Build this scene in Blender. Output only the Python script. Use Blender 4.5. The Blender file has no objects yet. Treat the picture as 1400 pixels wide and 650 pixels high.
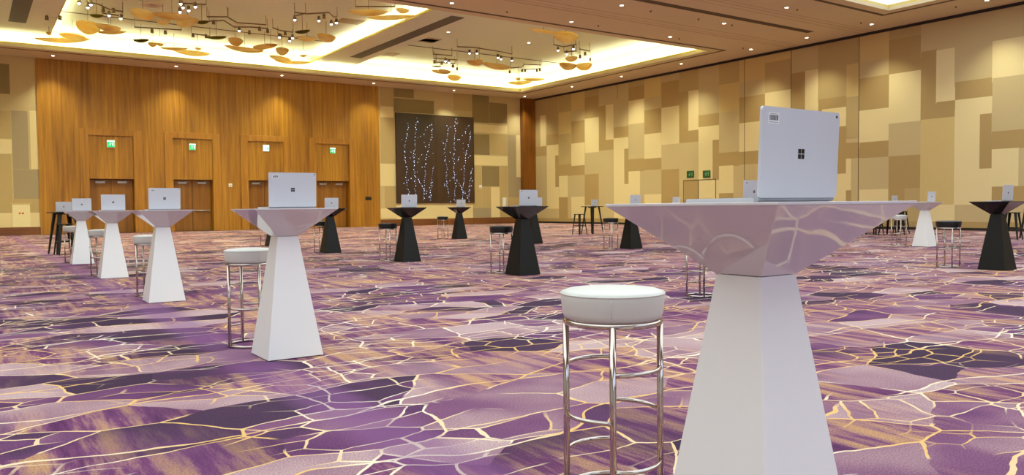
import bpy, bmesh, math, random
from mathutils import Vector, Matrix
random.seed(7)
PI = math.pi
SC = bpy.context.scene
COL = SC.collection

# ------------------------------------------------------------------ camera
F_PX, PITCH, ROLL, YAW, CAM_Z = 1082.37, 0.0388046, 0.0105248, 0.6023005, 1.062
FW = Vector((math.sin(YAW)*math.cos(PITCH), math.cos(YAW)*math.cos(PITCH), -math.sin(PITCH)))
R0 = Vector((math.cos(YAW), -math.sin(YAW), 0)); U0 = R0.cross(FW)
RT = R0*math.cos(ROLL) - U0*math.sin(ROLL); UP = R0*math.sin(ROLL) + U0*math.cos(ROLL)
EYE = Vector((0, 0, CAM_Z))
cd = bpy.data.cameras.new('camera'); cam = bpy.data.objects.new('camera', cd); COL.objects.link(cam)
cd.sensor_width = 36; cd.lens = F_PX/1400*36; cd.clip_end = 300; cd.clip_start = .05
cam.matrix_world = Matrix(((RT.x, UP.x, -FW.x, 0), (RT.y, UP.y, -FW.y, 0), (RT.z, UP.z, -FW.z, CAM_Z), (0, 0, 0, 1)))
SC.camera = cam

def hit(px, py, ax, val):
    """point of the photo's pixel on the plane axis = val"""
    d = FW + RT*((px-700)/F_PX) - UP*((py-325)/F_PX)
    return EYE + d*((val-EYE[ax])/d[ax])

# room (metres): back wall y, right wall x, ceiling z
XR, YB, HC = 30.651, 42.09, 8.05
XL, YF = -12.0, -24.0

# ------------------------------------------------------------------ node helpers
def lin(c):
    return tuple((v/255/12.92 if v/255 <= .04045 else ((v/255+.055)/1.055)**2.4) for v in c)
class NT:
    def __init__(s, name):
        s.m = bpy.data.materials.new(name); s.m.use_nodes = True
        s.t = s.m.node_tree; s.t.nodes.clear()
        s.out = s.t.nodes.new('ShaderNodeOutputMaterial')
    def n(s, typ, props=None, **ins):
        nd = s.t.nodes.new('ShaderNode'+typ)
        for k, v in (props or {}).items(): setattr(nd, k, v)
        for k, v in ins.items():
            key = int(k[1:]) if k[0] == 'i' and k[1:].isdigit() else k.replace('_', ' ')
            s.set(nd.inputs[key], v)
        return nd
    def set(s, sock, v):
        if hasattr(v, 'is_linked') or isinstance(v, bpy.types.NodeSocket): s.t.links.new(v, sock)
        elif isinstance(v, bpy.types.Node): s.t.links.new(v.outputs[0], sock)
        else:
            if sock.type == 'RGBA' and len(v) == 3: v = (*v, 1)
            sock.default_value = v
    def math(s, op, a, b=0.0, c=0.0, clamp=False):
        nd = s.n('Math', {'operation': op, 'use_clamp': clamp}); s.set(nd.inputs[0], a); s.set(nd.inputs[1], b)
        s.set(nd.inputs[2], c); return nd.outputs[0]
    def mapr(s, v, a, b, c=0., d=1.):
        nd = s.n('MapRange', {'clamp': True}); s.set(nd.inputs[0], v)
        for i, x in enumerate((a, b, c, d)): nd.inputs[i+1].default_value = x
        return nd.outputs[0]
    def mix(s, f, a, b, blend='MIX'):
        nd = s.n('Mix', {'data_type': 'RGBA', 'blend_type': blend}); s.set(nd.inputs[0], f); s.set(nd.inputs[6], a); s.set(nd.inputs[7], b)
        return nd.outputs[2]
    def ramp(s, f, stops, interp='LINEAR'):
        nd = s.n('ValToRGB'); nd.color_ramp.interpolation = interp
        e = nd.color_ramp.elements
        while len(e) < len(stops): e.new(.5)
        for el, (p, c) in zip(e, stops): el.position = p; el.color = (*lin(c), 1)
        s.set(nd.inputs[0], f); return nd.outputs[0]
    def coord(s, scale=(1, 1, 1)):
        tc = s.n('TexCoord'); mp = s.n('Mapping'); s.t.links.new(tc.outputs['Object'], mp.inputs[0])
        mp.inputs['Scale'].default_value = scale; return mp.outputs[0]
    def noise(s, vec, scale, detail=2., rough=.5):
        nd = s.n('TexNoise', Scale=scale, Detail=detail, Roughness=rough); s.set(nd.inputs['Vector'], vec); return nd
    def bsdf(s, color, rough=.5, metal=0., **kw):
        nd = s.n('BsdfPrincipled', None, Base_Color=color, Roughness=rough, Metallic=metal)
        for k, v in kw.items(): s.set(nd.inputs[k.replace('_', ' ')], v)
        s.t.links.new(nd.outputs[0], s.out.inputs[0]); return nd
def plain(name, rgb, rough=.5, metal=0., var=.04, scale=8., **kw):
    m = NT(name); c = lin(rgb); nz = m.noise(m.coord(), scale, 3.)
    col = m.mix(nz.outputs[0], tuple(v*(1-var) for v in c), tuple(min(1, v*(1+var)) for v in c))
    m.bsdf(col, rough, metal, **kw); return m.m
def glow(name, rgb, strength):
    m = NT(name); e = m.n('Emission', None, Color=lin(rgb), Strength=strength); m.t.links.new(e.outputs[0], m.out.inputs[0]); return m.m

# ------------------------------------------------------------------ materials
def carpet_mat():
    m = NT('carpet'); P = m.coord()
    def warp(src, scale, amt, detail=2.):
        nz = m.noise(P, scale, detail)
        a = m.n('VectorMath', {'operation': 'SUBTRACT'}); m.set(a.inputs[0], nz.outputs['Color']); a.inputs[1].default_value = (.5, .5, .5)
        k = m.n('VectorMath', {'operation': 'SCALE'}); m.set(k.inputs[0], a); k.inputs['Scale'].default_value = amt
        r = m.n('VectorMath', {'operation': 'ADD'}); m.set(r.inputs[0], src); m.set(r.inputs[1], k); return r.outputs[0]
    s2 = warp(warp(P, .8, .38), 6., .045)
    def voro(scale, loc, feat):
        mp = m.n('Mapping'); m.set(mp.inputs[0], s2); mp.inputs['Scale'].default_value = scale; mp.inputs['Location'].default_value = loc
        v = m.n('TexVoronoi', {'voronoi_dimensions': '2D', 'feature': feat}, Scale=1.); m.set(v.inputs['Vector'], mp.outputs[0]); return v
    A, B = ((1.45, 2.5, 1), (3.3, 1.7, 0)), ((2.6, 4.4, 1), (.4, 8.2, 0))
    f1, ed = voro(*A, 'F1'), voro(*A, 'DISTANCE_TO_EDGE')
    f2, eb = voro(*B, 'F1'), voro(*B, 'DISTANCE_TO_EDGE')
    sep = m.n('SeparateColor'); m.set(sep.inputs[0], f1.outputs['Color']); r, g = sep.outputs[0], sep.outputs[1]
    sepb = m.n('SeparateColor'); m.set(sepb.inputs[0], f2.outputs['Color'])
    # long gold veins running across the room
    sx = m.n('SeparateXYZ'); m.set(sx.inputs[0], s2)
    sw = m.noise(m.coord((.5, .28, 1)), 1., 3.)
    yy = m.math('ADD', m.math('DIVIDE', sx.outputs[1], .82), m.math('MULTIPLY', sw.outputs[0], 1.5))
    vein = m.math('ABSOLUTE', m.math('SUBTRACT', m.math('FRACT', yy), .5))
    band = m.n('TexWhiteNoise', {'noise_dimensions': '1D'}); m.set(band.inputs['W'], m.math('FLOOR', m.math('ADD', yy, .5)))
    # tile fill
    soft = m.noise(P, 1.5, 2.); mb = m.noise(P, .9, 2.); sub = m.mapr(mb.outputs[0], .47, .54)
    rr = m.math('ADD', r, m.math('MULTIPLY', m.math('SUBTRACT', soft.outputs[0], .5), .55))
    rr = m.math('ADD', rr, m.math('MULTIPLY', m.math('SUBTRACT', band.outputs[0], .5), .40))
    rr = m.math('ADD', rr, m.math('MULTIPLY', m.math('MULTIPLY', m.math('SUBTRACT', sepb.outputs[0], .5), .35), sub), clamp=True)
    fill = m.ramp(rr, [(0, (80, 58, 82)), (.31, (92, 66, 94)), (.39, (120, 74, 120)), (.56, (148, 100, 136)), (.68, (178, 138, 154)), (.84, (206, 172, 176)), (1, (222, 192, 192))])
    streak = m.noise(m.coord((7, .8, 1)), 1., 5., .68)
    st = m.ramp(streak.outputs[0], [(.34, (106, 56, 106)), (.46, (142, 84, 128)), (.53, (192, 142, 140)), (.62, (226, 176, 130))])
    zone = m.noise(m.coord((.55, .42, 1)), 1., 2.)
    zm = m.math('MULTIPLY', m.mapr(m.math('ADD', zone.outputs[0], m.math('MULTIPLY', g, .30)), .59, .72), .88)
    c = m.mix(zm, fill, st)
    pile = m.noise(P, 130., 2.)
    c = m.mix(1., c, m.ramp(pile.outputs[0], [(.3, (172, 168, 168)), (.7, (240, 237, 237))]), 'MULTIPLY')
    # crack lines
    lm = m.noise(P, 1.4, 2.); lw = m.noise(P, 4., 1.)
    thick = m.math('MULTIPLY_ADD', lw.outputs[0], .026, .001)
    la = m.math('MULTIPLY', m.math('LESS_THAN', ed.outputs[0], thick), m.mapr(lm.outputs[0], .40, .45))
    lb = m.math('MULTIPLY', m.math('LESS_THAN', eb.outputs[0], m.math('MULTIPLY', thick, 1.6)), sub)
    lv = m.math('MULTIPLY', m.math('LESS_THAN', vein, m.math('MULTIPLY', thick, .75)), m.mapr(m.noise(P, .7, 1.).outputs[0], .36, .42))
    line = m.math('MULTIPLY', m.math('MAXIMUM', m.math('MAXIMUM', la, lb), lv), .9)
    gold = m.mix(m.mapr(m.noise(P, .8, 2.).outputs[0], .42, .60), lin((226, 182, 112)), lin((240, 226, 198)))
    c = m.mix(line, c, gold)
    # purple seam strip where two widths of carpet meet
    px = m.n('SeparateXYZ'); m.set(px.inputs[0], P)
    sm = m.math('MULTIPLY', m.mapr(m.math('ABSOLUTE', m.math('SUBTRACT', px.outputs[0], 1.61)), .10, .24, 1, 0), .55)
    c = m.mix(sm, c, lin((126, 84, 128)))
    bp = m.n('Bump', None, Strength=.25, Distance=.004); m.set(bp.inputs['Height'], pile.outputs[0])
    b = m.bsdf(c, .95, 0.); m.set(b.inputs['Normal'], bp.outputs[0])
    b.inputs['Specular IOR Level'].default_value = .1
    return m.m
def wood_mat(name, cols, zs=.35, xs=9.):
    m = NT(name); P = m.coord((xs, xs, zs)); nz = m.noise(P, 1., 5., .6); fine = m.noise(m.coord((60, 60, .8)), 1., 3.)
    wide = m.noise(m.coord((.8, .8, .04)), 1., 1.)
    v = m.math('ADD', m.math('MULTIPLY', nz.outputs[0], .6), m.math('ADD', m.math('MULTIPLY', fine.outputs[0], .22), m.math('MULTIPLY', wide.outputs[0], .28)))
    c = m.ramp(v, [(.36, cols[0]), (.55, cols[1]), (.74, cols[2])]); m.bsdf(c, .42); return m.m
def fabric_mat(name, rgb):
    m = NT(name); c = lin(rgb); w = m.noise(m.coord((40, 40, 400)), 1., 2.); b = m.noise(m.coord(), .6, 2.)
    col = m.mix(w.outputs[0], tuple(v*.94 for v in c), tuple(v*1.05 for v in c))
    col = m.mix(m.math('MULTIPLY', b.outputs[0], .3), col, tuple(v*.93 for v in c)); m.bsdf(col, .85); return m.m

M = {}
M['carpet'] = carpet_mat()
M['wood'] = wood_mat('golden_wood', [(122, 76, 10), (164, 110, 18), (194, 142, 36)])
M['door_wood'] = wood_mat('door_wood', [(112, 68, 8), (144, 92, 14), (166, 112, 24)])
M['frame_wood'] = wood_mat('frame_wood', [(132, 84, 14), (168, 112, 24), (190, 136, 40)])
M['column_wood'] = wood_mat('column_wood', [(92, 52, 8), (124, 72, 12), (148, 90, 20)])
M['skirt_wood'] = wood_mat('skirting_wood', [(92, 52, 22), (116, 68, 30), (136, 84, 40)], 9., .35)
M['L'] = fabric_mat('fabric_light', (228, 208, 154)); M['A'] = fabric_mat('fabric_tan', (198, 176, 128))
M['K'] = fabric_mat('fabric_gold', (208, 182, 120)); M['D'] = fabric_mat('fabric_brown', (176, 147, 93))
M['N'] = fabric_mat('fabric_mid', (186, 161, 109)); M['E'] = fabric_mat('fabric_olive', (140, 120, 80)); M['G'] = fabric_mat('fabric_grey', (164, 146, 112))
M['soffit'] = plain('soffit_paint', (212, 194, 156), .7); M['coffer'] = plain('coffer_paint', (224, 226, 198), .4)
M['wall_plain'] = plain('plain_wall', (206, 204, 188), .8)
M['groove'] = plain('shadow_groove', (92, 72, 48), .8); M['dark'] = plain('dark_skirting', (34, 26, 20), .6)
M['slot'] = plain('air_slot', (96, 88, 72), .6); M['grille'] = plain('ceiling_grille', (176, 156, 122), .6)
M['lip'] = plain('gold_lip', (214, 190, 96), .4)
M['white'] = plain('white_laminate', (214, 210, 213), .03, 0., .01); M['white'].node_tree.nodes['Principled BSDF'].inputs['Specular IOR Level'].default_value = .95; M['white_base'] = plain('white_lacquer', (240, 239, 235), .28, 0., .01)  # laminate toned darker than the pedestals, adding shade to the flared undersides
M['black'] = plain('black_laminate', (20, 17, 16), .16, 0., .1); M['black_base'] = plain('black_lacquer', (17, 17, 12), .5, 0., .1, Specular_IOR_Level=.3)
M['chrome'] = plain('chrome', (198, 188, 180), .1, 1., .01)
M['leather_white'] = plain('white_leather', (214, 214, 208), .42, 0., .03, 30.); M['leather_black'] = plain('black_leather', (20, 20, 20), .4)
M['silver'] = plain('silver_magnesium', (206, 208, 214), .38, .25, .01); M['screen'] = plain('laptop_screen', (16, 18, 22), .12)
M['keys'] = plain('key_deck', (168, 170, 176), .5); M['emblem'] = plain('mirror_emblem', (46, 42, 34), .2, .3)
M['sticker'] = plain('sticker_paper', (226, 226, 226), .6); M['barcode'] = plain('barcode_ink', (66, 66, 76), .6)
M['black_metal'] = plain('black_metal', (26, 25, 22), .45, .3)
M['cream'] = plain('cream_panel', (238, 222, 168), .5); M['orange'] = plain('orange_mark', (206, 110, 60), .5)
M['plastic'] = plain('white_plastic', (236, 232, 220), .4); M['plate_dark'] = plain('dark_plate', (44, 34, 22), .4)
M['steel'] = plain('brushed_steel', (190, 186, 180), .35, .6)
M['exit'] = glow('exit_green', (0, 214, 104), 1.3); M['exit_white'] = glow('exit_white', (225, 255, 235), 1.6)
M['sign_green'] = plain('unlit_sign_green', (38, 84, 44), .4); M['sign_pale'] = plain('unlit_sign_mark', (120, 176, 110), .4)
M['art'] = wood_mat('artwork_brown', [(48, 30, 16), (60, 38, 20), (74, 46, 24)])
M['branch'] = plain('branch_dark', (62, 48, 44), .6); M['led'] = glow('fairy_led', (190, 212, 255), 5.0)
M['lamp'] = glow('downlight_glow', (255, 244, 222), 22.); M['bulb'] = glow('bulb_glow', (235, 240, 255), 12.)
M['rail'] = plain('track_bronze', (122, 102, 66), .5, .3); M['trim'] = plain('downlight_trim', (216, 196, 170), .5)
M['cove'] = glow('cove_strip', (252, 255, 214), 50.)
M['glow_panel'] = glow('ceiling_glow_fill', (242, 251, 252), 2.0); M['cool_fill'] = glow('unseen_cool_glow', (206, 222, 255), 2.2)
def shell_mat(name, dark, light):
    m = NT(name); nz = m.noise(m.coord((1, 1, 5)), 1.2, 3.)
    c = m.ramp(nz.outputs[0], [(.3, dark), (.7, light)])
    d = m.n('BsdfPrincipled', None, Base_Color=c, Roughness=.35); t = m.n('BsdfTranslucent', None, Color=c)
    mx = m.n('MixShader'); mx.inputs[0].default_value = .75; m.t.links.new(d.outputs[0], mx.inputs[1]); m.t.links.new(t.outputs[0], mx.inputs[2])
    m.t.links.new(mx.outputs[0], m.out.inputs[0]); return m.m
M['shell'] = shell_mat('amber_shell', (240, 206, 128), (255, 240, 198)); M['shell_green'] = shell_mat('olive_shell', (104, 92, 20), (160, 146, 50))

# ------------------------------------------------------------------ mesh helpers
class MB:
    def __init__(s): s.bm = bmesh.new()
    def quad(s, pts, mi=0):
        f = s.bm.faces.new([s.bm.verts.new(p) for p in pts]); f.material_index = mi; return f
    def box(s, x0, x1, y0, y1, z0, z1, mi=0):
        return s.hexa([(x0, y0, z0), (x1, y0, z0), (x1, y1, z0), (x0, y1, z0)], [(x0, y0, z1), (x1, y0, z1), (x1, y1, z1), (x0, y1, z1)], mi)
    def hexa(s, lo, hi, mi=0):
        a = [s.bm.verts.new(p) for p in lo]; b = [s.bm.verts.new(p) for p in hi]; n = len(a)
        fs = [s.bm.faces.new(a[::-1]), s.bm.faces.new(b)] + [s.bm.faces.new((a[i], a[(i+1) % n], b[(i+1) % n], b[i])) for i in range(n)]
        for f in fs: f.material_index = mi
        return s
    def tube(s, pts, r, seg=10, closed=False, r1=None):
        pts = [Vector(p) for p in pts]; n = len(pts); rings = []
        for i, p in enumerate(pts):
            if closed: t = (pts[(i+1) % n]-pts[i-1]).normalized()
            else: t = (pts[min(i+1, n-1)]-pts[max(i-1, 0)]).normalized()
            a = Vector((0, 0, 1)) if abs(t.z) < .9 else Vector((1, 0, 0))
            u = t.cross(a).normalized(); v = t.cross(u)
            rad = r if r1 is None else r+(r1-r)*i/max(1, n-1)
            rings.append([s.bm.verts.new(p+(u*math.cos(2*PI*k/seg)+v*math.sin(2*PI*k/seg))*rad) for k in range(seg)])
        m = n if closed else n-1
        for i in range(m):
            A, B = rings[i], rings[(i+1) % n]
            for k in range(seg):
                f = s.bm.faces.new((A[k], A[(k+1) % seg], B[(k+1) % seg], B[k])); f.smooth = True
        if not closed:
            s.bm.faces.new(rings[0][::-1]); s.bm.faces.new(rings[-1])
        return s
    def lathe(s, prof, c=(0, 0, 0), seg=48):
        rings = []
        for r, z in prof:
            rings.append([s.bm.verts.new((c[0]+r*math.cos(2*PI*k/seg), c[1]+r*math.sin(2*PI*k/seg), c[2]+z)) for k in range(seg)] if r > 1e-6 else [s.bm.verts.new((c[0], c[1], c[2]+z))])
        for A, B in zip(rings, rings[1:]):
            for k in range(seg):
                k2 = (k+1) % seg
                if len(A) == 1 and len(B) == 1: continue
                if len(A) == 1: f = s.bm.faces.new((A[0], B[k], B[k2]))
                elif len(B) == 1: f = s.bm.faces.new((A[k], A[k2], B[0]))
                else: f = s.bm.faces.new((A[k], A[k2], B[k2], B[k]))
                f.smooth = True
        return s
    def build(s, name, mats, parent=None, bevel=0., loc=None, seg=2):
        if bevel:
            bmesh.ops.bevel(s.bm, geom=list(s.bm.edges), offset=bevel, segments=seg, affect='EDGES', profile=.5)
        bmesh.ops.recalc_face_normals(s.bm, faces=s.bm.faces)
        me = bpy.data.meshes.new(name); s.bm.to_mesh(me); s.bm.free()
        for m in (mats if isinstance(mats, list) else [mats]): me.materials.append(M[m])
        o = bpy.data.objects.new(name, me); COL.objects.link(o)
        if parent: o.parent = parent
        if loc: o.location = loc
        return o
def tag(o, label=None, cat=None, group=None, kind=None):
    for k, v in (('label', label), ('category', cat), ('group', group), ('kind', kind)):
        if v: o[k] = v
    return o
def root(name, loc, rz=0., label=None, cat=None, group=None):
    o = bpy.data.objects.new(name, None); COL.objects.link(o); o.location = loc; o.rotation_euler = (0, 0, rz)
    o.empty_display_size = .1
    return tag(o, label, cat, group)
def struct(mb, name, mats, **kw):
    o = mb.build(name, mats, **kw)
    if not kw.get('parent'): o['kind'] = 'structure'
    return o
def copy_tree(o, parent=None):
    c = o.copy(); COL.objects.link(c)
    if parent: c.parent = parent
    for ch in list(o.children): copy_tree(ch, c)
    return c

# ================================================================== SETTING
b = MB(); b.box(XL, XR, YF, YB, -.2, 0); struct(b, 'floor', 'carpet')

# ---- patchwork fabric walls: rectangles read as (crop, x0, y0, x1, y1, tone)
CROPS = {1: (3.093, 728, 90), 2: (2.956, 860, 70), 3: (4.0625, 1000, 20), 4: (3.823, 1140, 0), 5: (3.715, 1140, 150), 6: (3.25, 515, 110), 7: (2.549, 0, 70)}
def corner(c, x, y, ax, val):
    s, ox, oy = CROPS[c]; return hit(ox+x/s, oy+y/s, ax, val)
RIGHT = [
 (1,8,120,60,213,'N'),(1,8,213,33,373,'N'),(1,33,212,57,343,'L'),(1,8,345,60,385,'D'),(1,8,385,60,655,'A'),
 (1,60,100,110,293,'N'),(1,60,293,110,335,'D'),(1,60,338,112,605,'L'),(1,96,380,112,513,'D'),(1,60,605,112,660,'A'),
 (1,110,100,164,200,'N'),(1,110,200,164,290,'K'),(1,110,292,164,420,'N'),(1,110,420,221,465,'D'),(1,112,467,150,557,'L'),(1,150,467,164,650,'A'),(1,112,557,150,650,'D'),
 (1,164,90,221,190,'K'),(1,164,190,221,237,'A'),(1,164,237,221,328,'D'),(1,164,330,221,420,'L'),(1,164,465,221,555,'A'),(1,164,555,221,660,'L'),
 (1,221,80,281,140,'N'),(1,221,135,281,225,'D'),(1,221,225,281,368,'L'),(1,221,370,281,460,'A'),(1,221,460,281,590,'D'),(1,221,590,281,660,'K'),
 (1,281,70,343,172,'A'),(1,281,172,310,345,'D'),(1,310,167,343,313,'L'),(1,281,318,343,362,'D'),(1,281,360,343,650,'A'),
 (1,343,50,407,262,'A'),(1,343,262,407,308,'D'),(1,343,308,407,655,'L'),(1,388,352,407,500,'D'),
 (2,-2,95,62,150,'N'),(2,-2,148,62,198,'D'),(2,-2,202,62,298,'L'),(2,-2,297,62,440,'A'),(2,-2,438,62,485,'D'),(2,-2,487,45,640,'L'),(2,45,487,62,640,'A'),
 (2,62,80,131,192,'K'),(2,62,192,131,240,'A'),(2,62,240,131,337,'D'),(2,62,337,131,437,'L'),(2,62,436,131,482,'D'),(2,62,482,131,580,'A'),(2,62,580,131,650,'L'),
 (2,131,70,203,128,'A'),(2,131,128,203,230,'D'),(2,131,230,203,380,'L'),(2,131,380,203,480,'A'),(2,131,480,203,650,'D'),
 (2,203,50,281,168,'N'),(2,203,168,240,375,'D'),(2,240,162,281,320,'L'),(2,240,322,281,372,'D'),(2,203,373,281,650,'A'),
 (2,281,20,364,260,'A'),(2,281,260,364,308,'D'),(2,281,308,364,650,'L'),(2,338,360,364,520,'D'),
 (2,364,10,446,138,'N'),(2,364,138,446,250,'K'),(2,364,250,446,412,'A'),(2,364,412,446,465,'D'),(2,364,465,422,575,'L'),(2,422,465,446,650,'A'),(2,364,575,422,650,'D'),
 (3,44,200,187,378,'K'),(3,44,378,187,462,'A'),(3,44,462,187,605,'D'),(3,44,605,187,760,'L'),(2,446,408,530,460,'D'),(2,446,460,530,660,'A'),
 (3,187,180,335,270,'K'),(3,187,270,335,436,'N'),(3,187,436,335,640,'L'),(3,187,640,335,760,'D'),(3,187,760,335,1000,'A'),(3,187,1000,335,1150,'L'),
 (3,335,150,483,325,'A'),(3,335,328,410,900,'D'),(3,410,314,483,620,'L'),(3,410,620,483,900,'D'),(3,335,880,483,1150,'A'),
 (3,483,100,640,468,'N'),(3,483,472,640,545,'D'),(3,483,545,637,640,'L'),(3,640,100,710,280,'N'),(3,640,280,710,460,'K'),(3,640,460,710,680,'N'),
 (3,483,640,607,900,'A'),(5,-60,0,62,92,'L'),(5,-60,95,62,330,'D'),(5,-60,330,62,640,'L'),
 (5,62,170,130,250,'D'),(5,62,250,88,410,'L'),(5,88,248,130,640,'A'),(5,62,410,88,640,'D'),
 (4,133,150,289,330,'K'),(4,133,330,289,412,'A'),(4,133,412,289,580,'D'),(4,133,580,289,760,'L'),(5,130,168,279,245,'D'),(5,130,248,279,407,'A'),(5,130,407,279,640,'L'),
 (4,289,130,457,212,'N'),(4,289,212,457,390,'D'),(4,289,390,457,660,'L'),(5,279,72,442,238,'A'),(5,279,238,442,640,'D'),(5,360,400,442,640,'N'),
 (4,457,80,635,272,'A'),(4,457,272,537,640,'D'),(4,537,264,635,530,'L'),(4,537,535,635,640,'D'),(5,442,-10,615,52,'D'),(5,442,52,615,484,'K'),(5,442,484,615,640,'L'),
 (4,635,40,830,428,'A'),(4,635,430,830,522,'D'),(4,635,524,830,660,'L'),(5,615,0,803,484,'L'),(5,743,24,803,298,'D'),(5,615,484,803,640,'A'),
 (4,830,10,1010,214,'A'),(4,830,216,1010,408,'L'),(4,830,410,1010,680,'A'),(5,803,0,985,108,'A'),(5,803,112,985,200,'D'),(5,803,202,940,390,'L'),(5,940,196,985,390,'A'),(5,803,392,985,466,'D'),(5,803,466,985,640,'A'),
]
BACK = [
 (6,15,20,75,115,'N'),(6,15,115,75,165,'L'),(6,15,165,82,370,'N'),(6,15,370,85,470,'L'),(6,35,470,85,570,'N'),(6,15,470,35,610,'A'),
 (6,75,20,165,80,'E'),(6,75,78,255,150,'E'),(6,165,30,340,75,'A'),(6,255,75,340,152,'A'),(6,340,40,423,138,'N'),(6,340,138,423,160,'A'),(6,423,50,500,190,'E'),(6,500,98,580,193,'E'),
 (6,500,55,640,98,'A'),(6,580,98,640,243,'A'),(6,423,193,580,238,'L'),(6,428,238,502,332,'E'),(6,502,238,582,332,'N'),(6,428,333,582,380,'L'),(6,467,380,545,472,'E'),
 (6,582,243,620,520,'G'),(6,620,243,645,430,'L'),(6,585,430,645,520,'G'),(6,545,380,582,560,'N'),(6,428,380,467,570,'N'),(6,467,472,508,570,'N'),(6,508,475,548,612,'L'),
 (6,428,568,508,612,'G'),(6,548,520,645,612,'N'),(6,15,570,85,612,'L'),(6,85,545,428,612,'L'),
 (7,-40,20,135,205,'A'),(7,-40,40,35,150,'E'),(7,-40,205,40,305,'N'),(7,38,207,102,412,'G'),(7,102,207,140,412,'L'),(7,45,412,140,515,'G'),(7,-40,305,42,358,'L'),(7,-40,358,45,565,'N'),(7,45,515,140,565,'N'),(7,-40,565,140,620,'L'),
]
TONES = ['A', 'L', 'K', 'D', 'N', 'E', 'G', 'wood', 'wall_plain']
def patches(mb, rects, axis, val, off, lo, hi, zlo, zhi, skip=None):
    for i, (c, x0, y0, x1, y1, t) in enumerate(rects):
        p, q = corner(c, x0, y0, axis, val), corner(c, x1, y1, axis, val)
        h = 1-axis; a, bb = sorted((p[h], q[h])); z0, z1 = sorted((p.z, q.z))
        a, bb, z0, z1 = max(a, lo), min(bb, hi), max(z0, zlo), min(z1, zhi)
        if bb-a < .02 or z1-z0 < .02: continue
        w = val-off-i*.00006
        if axis == 0: mb.quad([(w, a, z0), (w, bb, z0), (w, bb, z1), (w, a, z1)], TONES.index(t))
        else: mb.quad([(a, w, z0), (bb, w, z0), (bb, w, z1), (a, w, z1)], TONES.index(t))
b = MB(); b.box(XR, XR+.3, YF, YB+.5, -.2, 9.6, 0)
patches(b, RIGHT, 0, XR, .003, 12.0, 41.9, .31, HC)
b.box(XR-.012, XR, YF, 41.8, .10, .32, TONES.index('D'))
random.seed(3)
y = 12.0                                                       # the same patchwork carried on past the frame
while y > YF+1.8:
    z = .32
    while z < HC-.3:
        h = random.choice((.9, 1.2, 1.6, 2.2)); z1 = min(HC, z+h)
        b.quad([(XR-.003, y-1.7, z), (XR-.003, y, z), (XR-.003, y, z1), (XR-.003, y-1.7, z1)], random.choice((0, 1, 2, 3, 4))); z = z1
    y -= 1.7
struct(b, 'wall_right', TONES)

WX0, WX1 = 2.76, 19.69                                         # wood panelling span
DOORS = [(4.80, 6.72), (8.50, 10.40), (12.18, 14.07), (15.88, 17.81)]
b = MB()
b.box(XL, WX0, YB, YB+.6, -.2, 9.6, 0); b.box(WX1, XR, YB, YB+.6, -.2, 9.6, 0)
for_wall = b; b = MB()
xs = [WX0]+[v for d in DOORS for v in d]+[WX1]
for i in range(0, len(xs), 2): b.box(xs[i], xs[i+1], YB-.06, YB+.6, -.2, 9.6, TONES.index('wood'))
for x0, x1 in DOORS:
    b.box(x0, x1, YB-.02, YB+.6, 2.6, 4.65, TONES.index('wood')); b.box(x0, x1, YB-.06, YB+.6, 4.65, 9.6, TONES.index('wood')); b.box(x0, x1, YB+.42, YB+.6, -.2, 2.6, TONES.index('wood'))
struct(b, 'trim_21', TONES)
b = for_wall; patches(b, BACK, 1, YB, .003, -4, XR, .37, HC)
struct(b, 'wall_back', TONES)
b = MB(); b.box(XL-.3, XL, YF, YB+.6, -.2, 9.6); struct(b, 'wall_left', 'wall_plain')
b = MB(); b.box(XL-.3, XR+.3, YF-.3, YF, -.2, 9.6); struct(b, 'wall_front', 'wall_plain')

def strip(name, mat, *boxes):
    b = MB()
    for bx in boxes: b.box(*bx)
    return struct(b, name, mat)
strip('baseboard_back', 'skirt_wood', (XL, WX0, YB-.05, YB, 0, .37), (WX1, 29.6, YB-.05, YB, 0, .40))
strip('baseboard_right', 'dark', (XR-.03, XR, YF, 41.75, 0, .10))
b = MB(); b.box(29.67, XR, 41.75, YB, 0, HC); struct(b, 'trim_1', 'column_wood')
strip('trim_2', 'dark', (XR-.05, XR, YF, 41.75, HC-.11, HC))

# doors in the wood wall
for i, (x0, x1) in enumerate(DOORS):
    b = MB(); y0 = YB-.12
    b.box(x0-.38, x0, y0, YB-.06, 0, 4.95); b.box(x1, x1+.38, y0, YB-.06, 0, 4.95); b.box(x0, x1, y0, YB-.06, 4.65, 4.95)
    struct(b, 'trim_%d' % (i+3), 'frame_wood', bevel=.008, seg=1)
    d = MB(); d.box(x0+.005, x1-.005, YB+.37, YB+.42, 0, 2.595); d = struct(d, 'door_%d' % (i+1), 'dark')
    xm = (x0+x1)/2
    for k, (a, c) in enumerate(((x0+.02, xm-.008), (xm+.008, x1-.02))):
        q = MB(); q.box(a, c, YB+.31, YB+.37, .01, 2.58); lf = q.build('leaf', 'door_wood', d, bevel=.004, seg=1)
        q = MB(); q.box((a+c)/2-.2, (a+c)/2+.2, YB+.22, YB+.31, 2.40, 2.49); q.tube([((a+c)/2+.1, YB+.24, 2.5), ((a+c)/2+.3, YB+.27, 2.52)], .012, 6); tag(q.build('door_closer', 'steel', lf), 'grey overhead door closer')
        q = MB(); q.tube([(a+.08, YB+.24, 1.04), (c-.08, YB+.24, 1.04)], .03, 8); q.box(a+.06, a+.12, YB+.24, YB+.31, 1.0, 1.08); q.box(c-.12, c-.06, YB+.24, YB+.31, 1.0, 1.08); tag(q.build('push_bar', 'steel', lf), 'steel push bar')
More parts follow.
